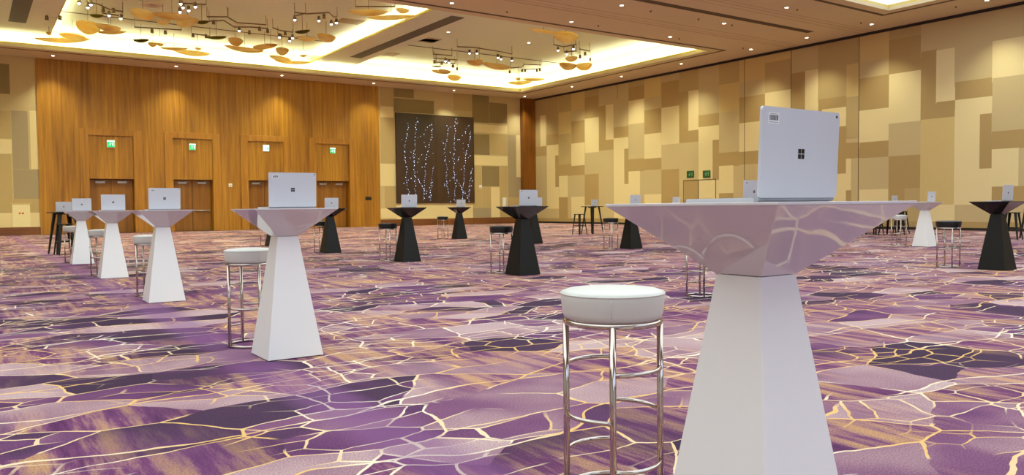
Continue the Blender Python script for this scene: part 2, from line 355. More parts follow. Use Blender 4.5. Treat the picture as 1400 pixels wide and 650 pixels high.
# hidden doors in the fabric wall
for k, (ya, yb_) in enumerate(((26.70, 27.78), (27.82, 28.81))):
    b = MB(); b.box(XR-.02, XR, ya, yb_, .1, 2.30, 0); d = struct(b, 'door_%d' % (k+5), ['L' if k == 0 else 'D'], bevel=.003, seg=1)
    q = MB(); q.box(XR-.024, XR-.004, ya-.03, ya, .1, 2.34); q.box(XR-.024, XR-.004, yb_, yb_+.03, .1, 2.34); q.box(XR-.024, XR-.004, ya, yb_, 2.3, 2.34); q.build('door_gap', 'groove', d)
for k, (yy, w) in enumerate(((24.92, .03), (22.33, .035), (19.05, .03), (13.88, .02), (33.85, .02))):
    strip('trim_%d' % (7+k), 'groove', (XR-.010, XR, yy-w/2, yy+w/2, .32 if k < 4 else HC-.9, HC-.11))

# ---- ceiling with two recessed coffers
C1 = (-10., 28.0, 24.8, 39.65); C2 = (-10., 27.82, -5.5, 16.15); C3 = (-10., 27.82, -22.3, -9.0)
b = MB()
def slab(x0, x1, y0, y1): b.box(x0, x1, y0, y1, HC, HC+.12)
slab(XL, XR, C1[3], YB); slab(XL, XR, C2[3], C1[2]); slab(XL, XR, C3[3], C2[2]); slab(XL, XR, YF, C3[2])
for c in (C1, C2, C3): slab(XL, c[0], c[2], c[3]); slab(c[1], XR, c[2], c[3])
struct(b, 'ceiling', 'soffit')
ZU, OUT = 9.0, .5
b = MB(); x0, x1, y0, y1 = C1[0]-OUT, C1[1]+OUT, C1[2]-OUT, C1[3]+OUT
b.box(x0, x1, y0, y1, ZU, ZU+.1); b.box(x0-.1, x0, y0, y1, HC+.12, ZU+.1); b.box(x1, x1+.1, y0, y1, HC+.12, ZU+.1); b.box(x0, x1, y0-.1, y0, HC+.12, ZU+.1); b.box(x0, x1, y1, y1+.1, HC+.12, ZU+.1)
struct(b, 'ceiling_coffer', 'coffer')
b = MB()                                                       # lips standing round the openings
def lip(c, w=.05, h=.2):
    x0, x1, y0, y1 = c
    b.box(x0-w, x0, y0, y1, HC+.12, HC+h); b.box(x1, x1+w, y0, y1, HC+.12, HC+h); b.box(x0, x1, y0-w, y0, HC+.12, HC+h); b.box(x0, x1, y1, y1+w, HC+.12, HC+h)
lip(C1); struct(b, 'trim_12', 'lip')
b = MB(); lip(C2); struct(b, 'trim_13', 'lip')
# beams crossing the coffer
BEAMS = [(15.3, 17.05), (.95, 2.7)]
for i, (a, c) in enumerate(BEAMS):
    b = MB(); b.box(a, c, C1[2]-.4, C1[3]+.4, 8.6, ZU); o = struct(b, 'ceiling_beam' if i == 0 else 'ceiling_beam.001', 'coffer')
    q = MB(); q.box(a+.62, a+1.22, 27.2, 37.2, 8.585, 8.6); q.build('air_slot', 'slot', o)
    ledge = MB()
    if i == 0: ledge.box(a-.42, a, C1[2]-.4, C1[3]+.4, 8.6, 8.64, 1); ledge.box(a-.46, a-.42, C1[2]-.4, C1[3]+.4, 8.6, 8.70)
    else: ledge.box(c, c+.42, C1[2]-.4, C1[3]+.4, 8.6, 8.64, 1); ledge.box(c+.42, c+.46, C1[2]-.4, C1[3]+.4, 8.6, 8.70)
    ledge.build('cove_ledge', ['lip', 'coffer'], o)
    q = MB()
    if i == 0: q.box(a-.34, a-.24, 25.5, 39.4, 8.645, 8.665)
    else: q.box(c+.24, c+.34, 25.5, 39.4, 8.645, 8.665)
    q.build('cove_strip', 'cove', o)
# cove strips on the ledge above the opening
b = MB(); x0, x1, y0, y1 = C1
b.box(x0, x1, y1+.12, y1+.24, HC+.125, HC+.15); b.box(x1+.12, x1+.24, y0, y1, HC+.125, HC+.15); b.box(x0, x1, y0-.24, y0-.12, HC+.125, HC+.15)
struct(b, 'trim_14', 'cove')
# slots and grilles in the coffer ceiling
strip('trim_15', 'groove', (2.8, 15.2, 36.15, 36.25, ZU-.01, ZU), (17.1, 28.3, 34.85, 34.95, ZU-.01, ZU))
b = MB()
for px, py in ((479, 29), (530, 74), (586, 54), (630, 108), (583, 55)):
    p = hit(px, py, 2, ZU)
    if p.y < 39: b.box(p.x-.5, p.x+.5, p.y-.4, p.y+.4, ZU-.02, ZU)
struct(b, 'trim_16', 'grille')
# second coffer: glowing panel put in for its cove-lit ceiling, lighting the foreground
b = MB(); x0, x1, y0, y1 = C2[0]-.1, C2[1]+.1, C2[2]-.1, C2[3]+.1
b.box(x0, x1, y0, y1, HC+.25, HC+.3); struct(b, 'ceiling_glow_panel', 'glow_panel')
b = MB(); b.box(x0-.05, x0, y0, y1, HC+.12, HC+.3); b.box(x1, x1+.05, y0, y1, HC+.12, HC+.3); b.box(x0, x1, y0-.05, y0, HC+.12, HC+.3); b.box(x0, x1, y1, y1+.05, HC+.12, HC+.3)
struct(b, 'ceiling_light_surround', 'coffer')
b = MB(); b.box(C3[0]-.1, C3[1]+.1, C3[2]-.1, C3[3]+.1, HC+.12, HC+.2); struct(b, 'ceiling_cool_fill', 'cool_fill')  # unseen glowing panel, added to throw cool light from behind the camera
# dark grooves in the soffit
g = .09
def frame_groove(c, o, w, x0=None):
    x0_, x1, y0, y1 = c[0]-o, c[1]+o, c[2]-o, c[3]+o
    return [(x0_, x1+w, y1, y1+w, HC-.004, HC), (x0_, x1+w, y0-w, y0, HC-.004, HC), (x1, x1+w, y0, y1, HC-.004, HC)]
strip('trim_17', 'groove', *[bx for bx in frame_groove((C1[0], C1[1], C1[2], C1[3]-0), .42, .16)])
strip('trim_18', 'groove', *frame_groove(C2, .42, .16))
strip('trim_19', 'groove', (-8, 28.55, 19.72, 20.05, HC-.004, HC))
M['faint'] = plain('soffit_joint', (180, 148, 112), .7)
strip('trim_20', 'faint', *[(XL, XR-.06, yy, yy+w, HC-.003, HC) for yy, w in ((22.35, .05), (22.1, .03), (21.75, .04), (18.9, .03), (18.6, .04), (18.35, .03))])

# ================================================================== LIGHT FITTINGS
def make_downlight():
    t = root('downlight', (0, 0, 0))
    q = MB(); q.lathe([(.062, -.004), (.085, -.012), (.105, -.008), (.105, 0), (.062, 0), (.062, -.004)], seg=20); q.build('trim_ring', 'trim', t)
    q = MB(); q.lathe([(0, -.003), (.062, -.003), (.062, -.001), (0, -.001)], seg=20); q.build('lamp', 'lamp', t)
    return t
DL0 = make_downlight(); used = [False]
ORD = ['first', 'second', 'third', 'fourth', 'fifth', 'sixth', 'seventh', 'eighth', 'ninth', 'tenth']
def downlight(x, y, z, label, group):
    o = copy_tree(DL0) if used[0] else DL0; used[0] = True
    o.location = (x, y, z); tag(o, label, 'downlight', group)
for i in range(6): downlight(3.39+i*5.19, 41.08, HC, 'small round recessed downlight along the back wall, %s from the left' % ORD[i], 'downlights along the back wall')
for i, yy in enumerate((36.35, 32.1, 27.74, 23.51, 20.63, 17.73, 13.48)): downlight(29.35, yy, HC, 'small round recessed downlight along the patchwork right wall, %s from the far corner' % ORD[i+1], 'downlights along the right wall')
for i, (x, yy) in enumerate(((13.88, 23.67), (19.1, 23.65), (24.28, 23.57))): downlight(x, yy, HC, 'small round recessed downlight beside the near edge of the lit coffer, %s from the left' % ORD[i], 'downlights beside the coffer edge')
for i, (x, yy) in enumerate(((19.05, 20.8), (24.28, 20.72))): downlight(x, yy, HC, 'small round recessed downlight beside the long ceiling groove, %s from the left' % ORD[i], 'downlights beside the ceiling groove')
downlight(24.26, 17.88, HC, 'single small recessed downlight in front of the ceiling groove, near the second bright coffer', 'downlights beside the ceiling groove')
for px, py, lb in ((613, 44, 'left'), (723, 58.5, 'right')):
    p = hit(px, py, 2, ZU); downlight(p.x, p.y, ZU, 'small recessed downlight up inside the right bay of the coffer, %s one of two' % lb, 'downlights inside the coffer')
q = MB(); q.lathe([(0, -.05), (.012, -.05), (.03, -.035), (.012, -.03), (.02, -.004), (.05, 0), (.05, .01), (0, .01)], seg=12); SP0 = q.build('sprinkler_head', 'groove')
for i, (px, py, lb) in enumerate(((889.7, 15, 'left of the ceiling groove, above the near coffer edge'), (955, 26, 'just above the middle ceiling downlight'), (928.5, 52.6, 'beside the rightmost downlight on the coffer edge'), (1000.8, 34, 'beside the downlight under the long groove'),
        (1016, 65.6, 'beside the downlight near the coffer corner by the right wall'), (818, 35, 'midway along the near edge of the lit coffer'), (1090, 13, 'beside the lone downlight in front of the groove'), (1177, 31, 'beside the wall downlight under the second coffer corner'), (1307, 9, 'between the second coffer and the right wall'), (693, 16, 'between the two left downlights on the coffer edge'))):
    o = SP0 if i == 0 else SP0.copy()
    if i: COL.objects.link(o)
    p = hit(px, py, 2, HC); o.location = (p.x, p.y, HC); tag(o, 'tiny sprinkler head '+lb, 'sprinkler', 'sprinkler heads in the soffit')

# chandeliers: bronze track, spots, curved amber shells
def shell(mb, P0, P1, W, depth, tilt=.5):
    """curved leaf: half tube tapering to both ends"""
    P0, P1 = Vector(P0), Vector(P1); ax = P1-P0; L = ax.length; t = ax.normalized()
    s = t.cross(Vector((0, 0, 1))).normalized(); n = s.cross(t).normalized()
    s2 = s*math.cos(tilt)+n*math.sin(tilt); n2 = n*math.cos(tilt)-s*math.sin(tilt)
    NU, NV = 18, 8; outer, inner = [], []
    for i in range(NU+1):
        u = i/NU; w = W*.5*(max(0.0004, 1-(2*u-1)**2))**.62; bow = -depth*.55*(1-(2*u-1)**2)
        for lst, k in ((outer, 1.), (inner, .93)):
            row = []
            for j in range(NV+1):
                a = -PI*.5+PI*j/NV
                row.append(mb.bm.verts.new(P0+ax*u+s2*(w*math.sin(a)*k)+n2*(bow-depth*.55*math.cos(a)*k*(w/(W*.5)))))
            lst.append(row)
    for lst in (outer, inner):
        for i in range(NU):
            for j in range(NV):
                f = mb.bm.faces.new((lst[i][j], lst[i+1][j], lst[i+1][j+1], lst[i][j+1])); f.smooth = True
    for i in range(NU):
        for j in (0, NV): mb.bm.faces.new((outer[i][j], outer[i+1][j], inner[i+1][j], inner[i][j]))
    for i in (0, NU):
        for j in range(NV): mb.bm.faces.new((outer[i][j], outer[i][j+1], inner[i][j+1], inner[i][j]))
def chandelier(label, shells, rails, spots, zs=8.35, zr=8.62):
    pts = [hit(a, b_, 2, zs) for s in shells for a, b_ in (s[:2], s[2:4])] or [hit(a, b_, 2, zr) for r in rails for a, b_ in r]
    c = sum(pts, Vector())/len(pts)
    t = root('chandelier', (c.x, c.y, ZU), 0, label, 'chandelier', 'amber shell chandeliers in the coffer')
    base = Vector((c.x, c.y, ZU))
    rail_pts = []
    for r in rails:
        q = MB(); P = [hit(a, b_, 2, zr)-base for a, b_ in r]; P = [Vector((p.x, min(p.y, C1[3]-.2-base.y), p.z)) for p in P]
        q.tube(P, .026, 6); q.build('track', 'rail', t)
        rail_pts += P
        for p in (P[0], P[-1]):
            q = MB(); q.tube([p, (p.x, p.y, 0)], .010, 6); q.build('stem', 'rail', t)
    for a, b_, on in spots:
        p = hit(a, b_, 2, zr-.12)-base; p.y = min(p.y, C1[3]-.2-base.y)
        q = MB(); q.tube([p+Vector((0, 0, .12)), p+Vector((0, 0, .02))], .012, 6); q.lathe([(.0, .1), (.05, .1), (.07, -.06), (.06, -.06), (0, -.02)], p, 10); s = q.build('spotlight', 'rail', t)
        if on:
            q = MB(); q.lathe([(0, -.11), (.035, -.095), (.05, -.065), (.035, -.035), (0, -.02)], p, 10); q.build('bulb', 'bulb', s)
        rp = min(rail_pts, key=lambda v: (v-p).length) if rail_pts else None
        if rp is None or (rp-p).length > .9:
            q = MB(); q.tube([p+Vector((0, 0, .1)), (p.x, p.y, 0)], .008, 6); q.build('stem', 'rail', t)
    for s in shells:
        q = MB(); P0, P1 = hit(s[0], s[1], 2, zs)-base, hit(s[2], s[3], 2, zs)-base
        d = (hit(s[0], s[1], 2, zs)-EYE).length; w = s[4]*d/F_PX
        shell(q, P0, P1, w*1.6, w*.6, s[5] if len(s) > 5 else .5)
        q.build('shell', s[6] if len(s) > 6 else 'shell', t)
        mid = (P0+P1)/2
        q = MB(); q.tube([mid+Vector((0, 0, -.1)), (mid.x, mid.y, 0)], .008, 6); q.build('hanger', 'rail', t)
chandelier('amber shell chandelier at the far left, low over the back edge of the coffer', [(46, 52, 124, 53, 7, .3), (80, 46, 118, 52, 5, .9), (63, 44, 71, 45, 4)], [[(60, 23), (85, 23)]], [(64, 25, 0), (82, 25, 0)])
chandelier('amber shell chandelier with a zigzag track, second from the left', [(104, 29, 136, 41, 12, .7), (130, 33, 166, 40, 7, .6), (130, 43, 173, 43, 5, .3), (122, 20, 142, 21, 4, .5, 'shell_green')], [[(118, 2), (135, 6), (150, 13), (168, 16)], [(140, 18), (168, 22)]], [(108, 2, 1), (120, 8, 1), (124, 4, 1), (149, 19, 1), (165, 23, 1), (141, 14, 0), (155, 15, 0)])
chandelier('amber shell chandelier of pale curled shells beside a round ceiling opening', [(178, 12, 212, 24, 9, .8), (208, 18, 262, 23, 7, .6), (213, 27, 233, 30, 6, .5), (241, 33, 272, 27, 7, .9), (266, 30, 286, 29, 4, .5, 'shell_green')], [[(283, 23), (311, 23)], [(286, 29), (306, 28), (320, 37), (345, 37), (366, 39)], [(312, 24), (324, 31), (352, 33), (364, 34)]], [(292, 31, 0), (327, 40, 1), (341, 45, 0), (355, 40, 0), (366, 43, 0)])
chandelier('small track cluster of bare bright bulbs at the top of the left bay', [], [[(245, 4), (258, 5), (282, 6)], [(247, 1), (250, 4)]], [(247, 3, 1), (250, 8, 1), (246, 14, 1), (258, 12, 1), (267, 7, 1)])
chandelier('pair of small olive and amber shells hanging over the back cove', [(182, 55, 204, 54, 4, .5, 'shell_green'), (202, 59, 215, 60, 5, .6), (214, 60, 224, 60, 4)], [[(184, 37), (248, 41)]], [(208, 43, 0), (226, 45, 0)])
chandelier('long low amber shells over the middle of the back cove', [(218, 65, 258, 66, 4, .4), (236, 68, 288, 74, 6, .6), (267, 65, 275, 67, 3)], [[(262, 46), (287, 49)]], [(264, 49, 0), (282, 50, 0)])
chandelier('amber shell chandelier of canoe shaped shells with one tilted oval', [(312, 52, 331, 59, 8, .8), (306, 62, 362, 70, 6, .5), (345, 65, 379, 61, 5, .8), (282, 51, 310, 50, 4, .5, 'shell_green'), (362, 60, 378, 61, 3)], [[(380, 48), (400, 52)]], [(384, 50, 0), (396, 54, 1)])
chandelier('amber shell chandelier left of the beam, two low shells under a small disc', [(368, 76, 398, 83, 5, .8), (375, 83, 427, 85, 5, .4), (377, 66, 394, 71, 8, .7), (409, 76, 420, 75, 3)], [[(373, 38), (384, 42), (401, 44)]], [(382, 49, 1), (400, 50, 1), (390, 46, 0)])
chandelier('track of four bright bulbs above a dull olive leaf in the left bay', [(403, 44, 424, 41, 4, .5, 'shell_green'), (405, 50, 434, 53, 6, .5), (434, 46, 458, 54, 9, .6)], [[(403, 17), (420, 19), (450, 17), (456, 23), (461, 23)], [(403, 22), (418, 18)]], [(403, 25, 1), (436, 26, 1), (453, 31, 1), (460, 29, 1), (443, 23, 0)])
chandelier('bright yellow shells close under the near edge of the coffer', [(476, 15, 531, 16, 7, .6), (502, 24, 568, 21, 6, .5), (541, 12, 560, 15, 6, .6)], [[(486, 9), (540, 9)]], [])
chandelier('amber shell chandelier with crowded spots right of the beam', [(590, 96, 613, 99, 4, .6), (600, 95, 616, 99, 5, .6), (612, 103, 630, 107, 7, .6), (590, 90, 604, 91, 2, .5, 'shell_green')], [[(592, 74), (618, 76)], [(593, 80), (610, 81), (625, 82)], [(596, 85), (622, 87)]], [(594, 85, 0), (604, 87, 0), (609, 82, 1), (614, 84, 1), (619, 91, 0), (625, 95, 0)])
chandelier('amber shell chandelier under a long straight track of bright bulbs', [(638, 83, 660, 87, 6, .7), (652, 80, 659, 84, 4), (660, 86, 698, 93, 7, .6)], [[(625, 64), (648, 65), (680, 70), (700, 74)]], [(642, 71, 1), (652, 71, 1), (681, 77, 1), (685, 79, 1), (700, 81, 1)])
chandelier('low amber shells near the far right corner of the coffer', [(694, 113, 728, 111, 5, .5), (715, 108, 745, 108, 4, .6), (705, 107, 712, 107, 4)], [[(698, 93), (713, 92), (717, 88), (740, 89)], [(716, 95), (738, 94)]], [(697, 99, 0), (714, 97, 0), (718, 97, 0), (734, 97, 0), (738, 96, 0)])
chandelier('golden spoon shaped shell and rounded shells at the right of the coffer', [(724, 39, 762, 45, 4, .6), (757, 45, 790, 52, 12, .7), (773, 81, 790, 78, 6, .7), (765, 86, 788, 91, 9, .5), (788, 91, 809, 87, 9, .6)], [[(757, 61), (770, 64), (787, 61)], [(771, 71), (788, 70)], [(792, 67), (806, 70)]], [(763, 67, 1), (784, 65, 1), (775, 72, 1), (793, 78, 0), (800, 74, 0), (807, 82, 0)])
# round ceiling opening seen in the left bay
p = hit(207, 5, 2, ZU)
q = MB(); q.lathe([(.16, -.02), (.2, -.08), (.42, -.06), (.45, 0), (.16, 0), (.16, -.02)], seg=28); o = q.build('ceiling_speaker', 'trim', None, 0, (p.x, p.y, ZU)); q = MB(); q.lathe([(0, -.012), (.16, -.012), (.16, -.002), (0, -.002)], seg=24); tag(q.build('speaker_grille', 'slot', o), 'dark round grille')
tag(o, 'round pale ceiling ring with dark centre in the left bay of the coffer', 'ceiling fixture')

# ================================================================== WALL FITTINGS
def exit_sign(x, z, size, label, white=False):
    t = root('exit_sign', (x, YB-.02, z), 0, label, 'exit sign', 'lit exit signs over the wood doors')
    h = size/2
    q = MB(); q.box(-h, h, -.05, 0, -h, h); q.build('housing', 'plastic', t, bevel=.008, seg=1)
    q = MB(); q.box(-h+.02, h-.02, -.058, -.05, -h+.02, h*.55); q.build('lit_face', 'exit_white' if white else 'exit', t)
    q = MB(); q.box(-h+.01, h-.01, -.075, -.05, h*.58, h); q.build('lamp_cover', 'exit_white', t)
    fm = 'exit' if white else 'exit_white'; yk = -.062
    q = MB(); q.lathe([(0, -.016), (.016, 0), (0, .016)], (-.03, yk, .045), 10)
    for a, b_ in (((-.03, .025), (-.045, -.03)), ((-.045, -.03), (-.01, -.06)), ((-.01, -.06), (-.02, -.1)), ((-.045, -.03), (-.085, -.06)), ((-.085, -.06), (-.12, -.055)), ((-.03, .02), (.01, 0)), ((.01, 0), (.03, .02)), ((-.03, .02), (-.08, 0))):
        q.tube([(a[0], yk, a[1]), (b_[0], yk, b_[1])], .009, 6)
    q.box(.06, .11, yk-.003, yk+.003, -.1, .06)
    q.build('running_figure', fm, t)
exit_sign(5.75, 4.26, .34, 'lit green exit sign over the leftmost wood door'); exit_sign(9.45, 4.24, .32, 'lit green exit sign over the second wood door from the left')
p = hit(363.3, 203, 1, YB); exit_sign(p.x, p.z, .34, 'pale glowing exit sign with green lower edge over the third wood door', True)
p = hit(454.3, 206.3, 1, YB); exit_sign(p.x, p.z, .32, 'lit green exit sign over the wood door nearest the tree artwork')
for k, (yy, z, lb) in enumerate(((28.34, 2.63, 'left'), (27.26, 2.60, 'right'))):
    t = root('exit_sign', (XR, yy, z), 0, 'small unlit dark green exit sign on the patchwork wall, %s one of the pair' % lb, 'exit sign', 'unlit exit signs on the right wall')
    q = MB(); q.box(-.04, -.004, -.24, .24, -.18, .18); q.build('sign_board', 'sign_green', t, bevel=.006, seg=1)
    q = MB(); q.lathe([(0, -.03), (.03, 0), (0, .03)], (-.045, .02, .08), 10)
    for a, b_ in (((.02, .04), (.04, -.03)), ((.04, -.03), (0, -.09)), ((.04, -.03), (.1, -.08)), ((.02, .03), (-.06, 0)), ((.02, .03), (.09, 0))): q.tube([(-.044, a[0], a[1]), (-.044, b_[0], b_[1])], .014, 6)
    q.box(-.043, -.04, -.15, -.1, -.1, .1)
    q.build('running_figure', 'sign_pale', t)
# cream access panel at left
t = root('access_panel', (2.02, YB-.003, .37), 0, 'cream access panel low on the patchwork wall at the far left', 'wall panel')
q = MB(); q.box(-.35, .35, -.02, 0, 0, 1.04); q.build('door_panel', 'cream', t, bevel=.004, seg=1)
q = MB(); q.box(-.42, .42, -.03, 0, 1.05, 1.09); q.build('top_frame', 'K', t)
q = MB(); q.box(-.1, -.015, -.024, -.02, .59, .67); q.box(.02, .105, -.024, -.02, .59, .67); tag(q.build('warning_mark', 'orange', t), 'two small orange marks')
t = root('wall_control', (11.26, YB-.06, 2.33), 0, 'small white wall control between the second and third wood doors', 'wall control')
q = MB(); q.box(-.09, .09, -.03, 0, -.09, .09); q.build('plate', 'plastic', t, bevel=.006, seg=1); q = MB(); q.box(-.035, .035, -.045, -.03, -.05, 0); q.build('button', 'keys', t)
t = root('wall_plate', (18.95, YB-.06, 1.62), 0, 'dark square switch plate right of the last wood door', 'switch plate')
q = MB(); q.box(-.19, .19, -.02, 0, -.1, .1); q.build('plate', 'plate_dark', t, bevel=.005, seg=1); q = MB()
for x in (-.1, 0, .1): q.box(x-.03, x+.03, -.03, -.02, -.05, .05)
q.build('switches', 'black_metal', t)
t = root('wall_box', (28.36, YB-.003, 1.37), 0, 'narrow upright white wall box left of the wood corner column', 'wall box')
q = MB(); q.box(-.16, .16, -.12, 0, -.28, .28); q.build('box', 'plastic', t, bevel=.01, seg=1); q = MB(); q.box(.06, .09, -.124, -.12, -.26, .26); q.build('slot', 'groove', t)
t = root('wall_sensor', (26.58, YB-.003, 2.34), 0, 'tiny white round sensor on the wall right of the tree artwork', 'wall sensor')
q = MB(); q.lathe([(0, -.05), (.05, -.045), (.075, -.02), (.08, 0), (0, 0)], seg=16); o = q.build('cap', 'plastic', t); o.rotation_euler = (-PI/2, 0, 0)
q = MB(); q.box(-.1, .1, -.01, 0, -.1, .1); q.build('plate', 'plastic', t)

# artwork with fairy-light trees
AX0, AX1, AZ0, AZ1 = 20.73, 26.08, 1.33, 6.63
t = root('tree_artwork', ((AX0+AX1)/2, YB-.009, AZ0), 0, 'large dark brown wall artwork of fairy-lit bare trees', 'artwork')
AW = AX1-AX0
for s in (-1, 1):
    q = MB(); q.box(*(sorted((s*.004, s*AW/2))), -.10, 0, 0, AZ1-AZ0); q.build('panel', 'art', t, bevel=.006, seg=1)
TREE = [[(125,560),(112,510),(105,460),(110,400),(100,330),(97,260),(112,200),(120,150),(122,125)],[(122,125),(105,90)],[(122,125),(145,118)],[(97,260),(85,215),(78,190)],
 [(157,600),(160,500),(157,430),(155,340),(162,250),(165,180),(172,110),(175,70)],[(172,110),(190,85)],[(165,210),(205,185),(235,150),(258,110)],[(235,150),(232,120)],[(258,110),(278,140)],
 [(205,605),(212,540),(222,450),(222,380),(235,310),(248,260),(265,190),(272,140)],[(235,310),(222,260),(218,210)],[(235,325),(255,310),(275,295)],[(253,600),(235,550),(205,510),(170,450)],
 [(253,600),(258,500),(265,420),(280,375)],[(258,540),(275,460)],[(85,490),(130,460),(170,420),(215,380)],[(157,355),(140,300),(130,275)],[(170,360),(195,310),(205,300)],[(110,510),(90,480)],[(110,400),(125,365),(132,320)],[(135,600),(125,560)]]
DENSE = {0, 4, 9, 12, 13}
leds = MB(); random.seed(11)
for dx, dy in ((0, 0), (250, 10)):
    for bi, br in enumerate(TREE):
        P = []
        for u, v in br:
            x = (u+dx-48)/495*AW-AW/2; z = (AZ1-AZ0)*(1-(v+dy-42-(u+dx-45)*.05)/(573-(u+dx-45)*.05)); P.append(Vector((x, -.11, max(.05, z))))
        q = MB(); q.tube(P, .014, 6, r1=.006); q.build('branch', 'branch', t)
        step = .115 if bi in DENSE else .22
        for a, c in zip(P, P[1:]):
            n = max(1, int((c-a).length/step))
            for k in range(n):
                p = a.lerp(c, (k+random.random())/n)+Vector((random.gauss(0, .03), -.012, random.gauss(0, .02)))
                r = random.choice((.010, .013, .017, .022))
                leds.lathe([(0, -r), (r, 0), (0, r)], p, 5)
tag(leds.build('fairy_lights', 'led', t), 'tiny bluish white fairy lights', kind='stuff')

# ================================================================== PEDESTAL TABLES
ZT, TS, NS, BS, NZ = 1.067, .592, .1516, .401, .869
def make_table(col):
    top, base = ('white', 'white_base') if col == 'white' else ('black', 'black_base')
    t = root('pedestal_table', (0, 0, 0))
    sq = lambda s, z: [(-s/2, -s/2, z), (s/2, -s/2, z), (s/2, s/2, z), (-s/2, s/2, z)]
    q = MB(); q.hexa(sq(TS, ZT-.0075), sq(TS, ZT)); q.build('tabletop', top, t, bevel=.0012, seg=2)
    q = MB(); q.hexa(sq(NS+.004, NZ), sq(TS-.004, ZT-.0075)); q.build('flared_top', top, t, bevel=.0015, seg=2)
    q = MB(); q.hexa(sq(BS, .006), sq(NS, NZ-.002)); q.build('pedestal', base, t, bevel=.0025, seg=2)
    q = MB(); q.box(-BS/2+.02, BS/2-.02, -BS/2+.02, BS/2-.02, 0, .006); q.build('foot_plate', 'dark', t)
    return t
PROTO = {}
def table(col, x, y, label, group):
    o = copy_tree(PROTO[col]) if col in PROTO else PROTO.setdefault(col, make_table(col))
    o.location = (x, y, 0); tag(o, label, 'table', group); return o
WG, BG = 'white pedestal tables', 'black pedestal tables'
table('white', 1.813, 1.435, 'large white pedestal table in the right foreground, nearest the camera', WG)
table('white', 1.894, 5.673, 'white pedestal table at left of centre, second nearest in the white row', WG)
table('white', 1.876, 9.965, 'white pedestal table third nearest in the left white row', WG)
table('white', 1.89, 14.01, 'white pedestal table fourth nearest in the left white row', WG)
table('white', 1.89, 18.11, 'leftmost and farthest white pedestal table, in front of the black metal bar table', WG)
table('white', 19.0, 10.08, 'small distant white pedestal table at right, between white and black stools', WG)
table('white', 19.05, 18.2, 'white pedestal table far back, mostly behind the big foreground table top', WG)
table('black', 7.2, 5.72, 'black pedestal table directly behind the big white foreground table', BG)
table('black', 7.14, 10.10, 'largest visible black pedestal table, right of the tree artwork and before the corner column', BG)
table('black', 7.19, 14.14, 'black pedestal table under the left half of the tree artwork', BG)
table('black', 7.19, 18.19, 'black pedestal table peeking out right of the second white table', BG)
table('black', 7.26, 22.68, 'black pedestal table almost wholly hidden behind the second white table', BG)
table('black', 13.65, 22.98, 'smallest black pedestal table under the right half of the tree artwork', BG)
table('black', 13.35, 18.34, 'black pedestal table tucked right behind the large black one near the corner', BG)
table('black', 13.45, 14.39, 'black pedestal table at the left tip of the big white foreground table', BG)
table('black', 13.26, 5.89, 'black pedestal table at the right edge of the photo', BG)

# ================================================================== STOOLS
def make_stool(col):
    t = root('bar_stool', (0, 0, 0)); R, D = .172, .19; lm = 'leather_'+col
    q = MB(); q.lathe([(0, .650), (.16, .650), (.178, .656), (.184, .674), (D, .725), (D, .741), (.187, .749), (.17, .755), (.1, .762), (0, .765)], seg=56); s = q.build('seat', lm, t)
    q = MB(); q.tube([(math.cos(2*PI*k/56)*(D-.001), math.sin(2*PI*k/56)*(D-.001), .743) for k in range(56)], .0035, 6, True); q.build('piping', lm, s)
    q = MB(); q.tube([(.1895*math.cos(a), .1895*math.sin(a), z) for a, z in ((-PI*.5-.02, .741), (-PI*.5-.02, .70))]+[(.183*math.cos(-PI*.5-.02), .183*math.sin(-PI*.5-.02), .665)], .0016, 5); q.build('seam', lm, s)
    ring = lambda r, z, n=56: [(math.cos(2*PI*k/n)*r, math.sin(2*PI*k/n)*r, z) for k in range(n)]
    q = MB(); q.tube(ring(R, .640), .0115, 10, True); q.build('seat_ring', 'chrome', t)
    q = MB(); q.tube(ring(R, .011), .0105, 10, True); q.build('base_ring', 'chrome', t)
    for k in range(4):
        a = k*PI/2; x, y = R*math.cos(a), R*math.sin(a)
        q = MB(); q.tube([(x, y, .011), (x, y, .640)], .0118, 12); q.build('leg', 'chrome', t)
    # quarter-circle foot rails; quadrant q between leg q and q+1
    for quad, zs in ((0, (.305,)), (1, (.475, .15)), (2, (.300,)), (3, (.470, .125))):
        for z in zs:
            q = MB(); q.tube([(math.cos(quad*PI/2+PI/2*i/12)*R, math.sin(quad*PI/2+PI/2*i/12)*R, z) for i in range(13)], .0085, 8); q.build('foot_rail', 'chrome', t)
    return t
SPROTO = {}
def stool(col, x, y, ang, label):
    o = copy_tree(SPROTO[col]) if col in SPROTO else SPROTO.setdefault(col, make_stool(col))
    o.location = (x, y, 0); o.rotation_euler = (0, 0, -math.atan2(x, y)+math.radians(ang)); tag(o, label, 'stool', col+' round bar stools'); return o
stool('white', 1.948, 2.185, 0, 'white leather round bar stool in the foreground beside the largest white table')
stool('white', 1.808, 6.25, 23, 'white leather round bar stool left of the second white table')
stool('white', 1.86, 10.66, 27, 'white round bar stool behind the third nearest table of the white row')
stool('white', 1.81, 14.62, 25, 'white round bar stool behind the fourth nearest table of the white row')
stool('white', 1.81, 18.75, 20, 'leftmost white round bar stool, behind the farthest table of the white row')
stool('white', 19.05, 10.75, 15, 'small distant white bar stool at right, beside the far white table')
stool('black', 7.02, 6.32, 8, 'bar stool with only chrome legs showing under the left of the foreground table')
stool('black', 7.06, 10.57, 10, 'black round bar stool left of the largest visible black table')
stool('black', 6.98, 14.57, 12, 'black round bar stool left of the table under the artwork left half')
stool('black', 7.13, 18.62, 15, 'black round bar stool just right of the second white table')
stool('black', 7.20, 23.15, 15, 'chrome bar stool legs in the gap behind the second white table')
stool('black', 13.28, 23.45, 12, 'smallest black bar stool, below the middle of the tree artwork')
stool('black', 13.11, 14.75, 10, 'black round bar stool left of the left tip of the foreground table')
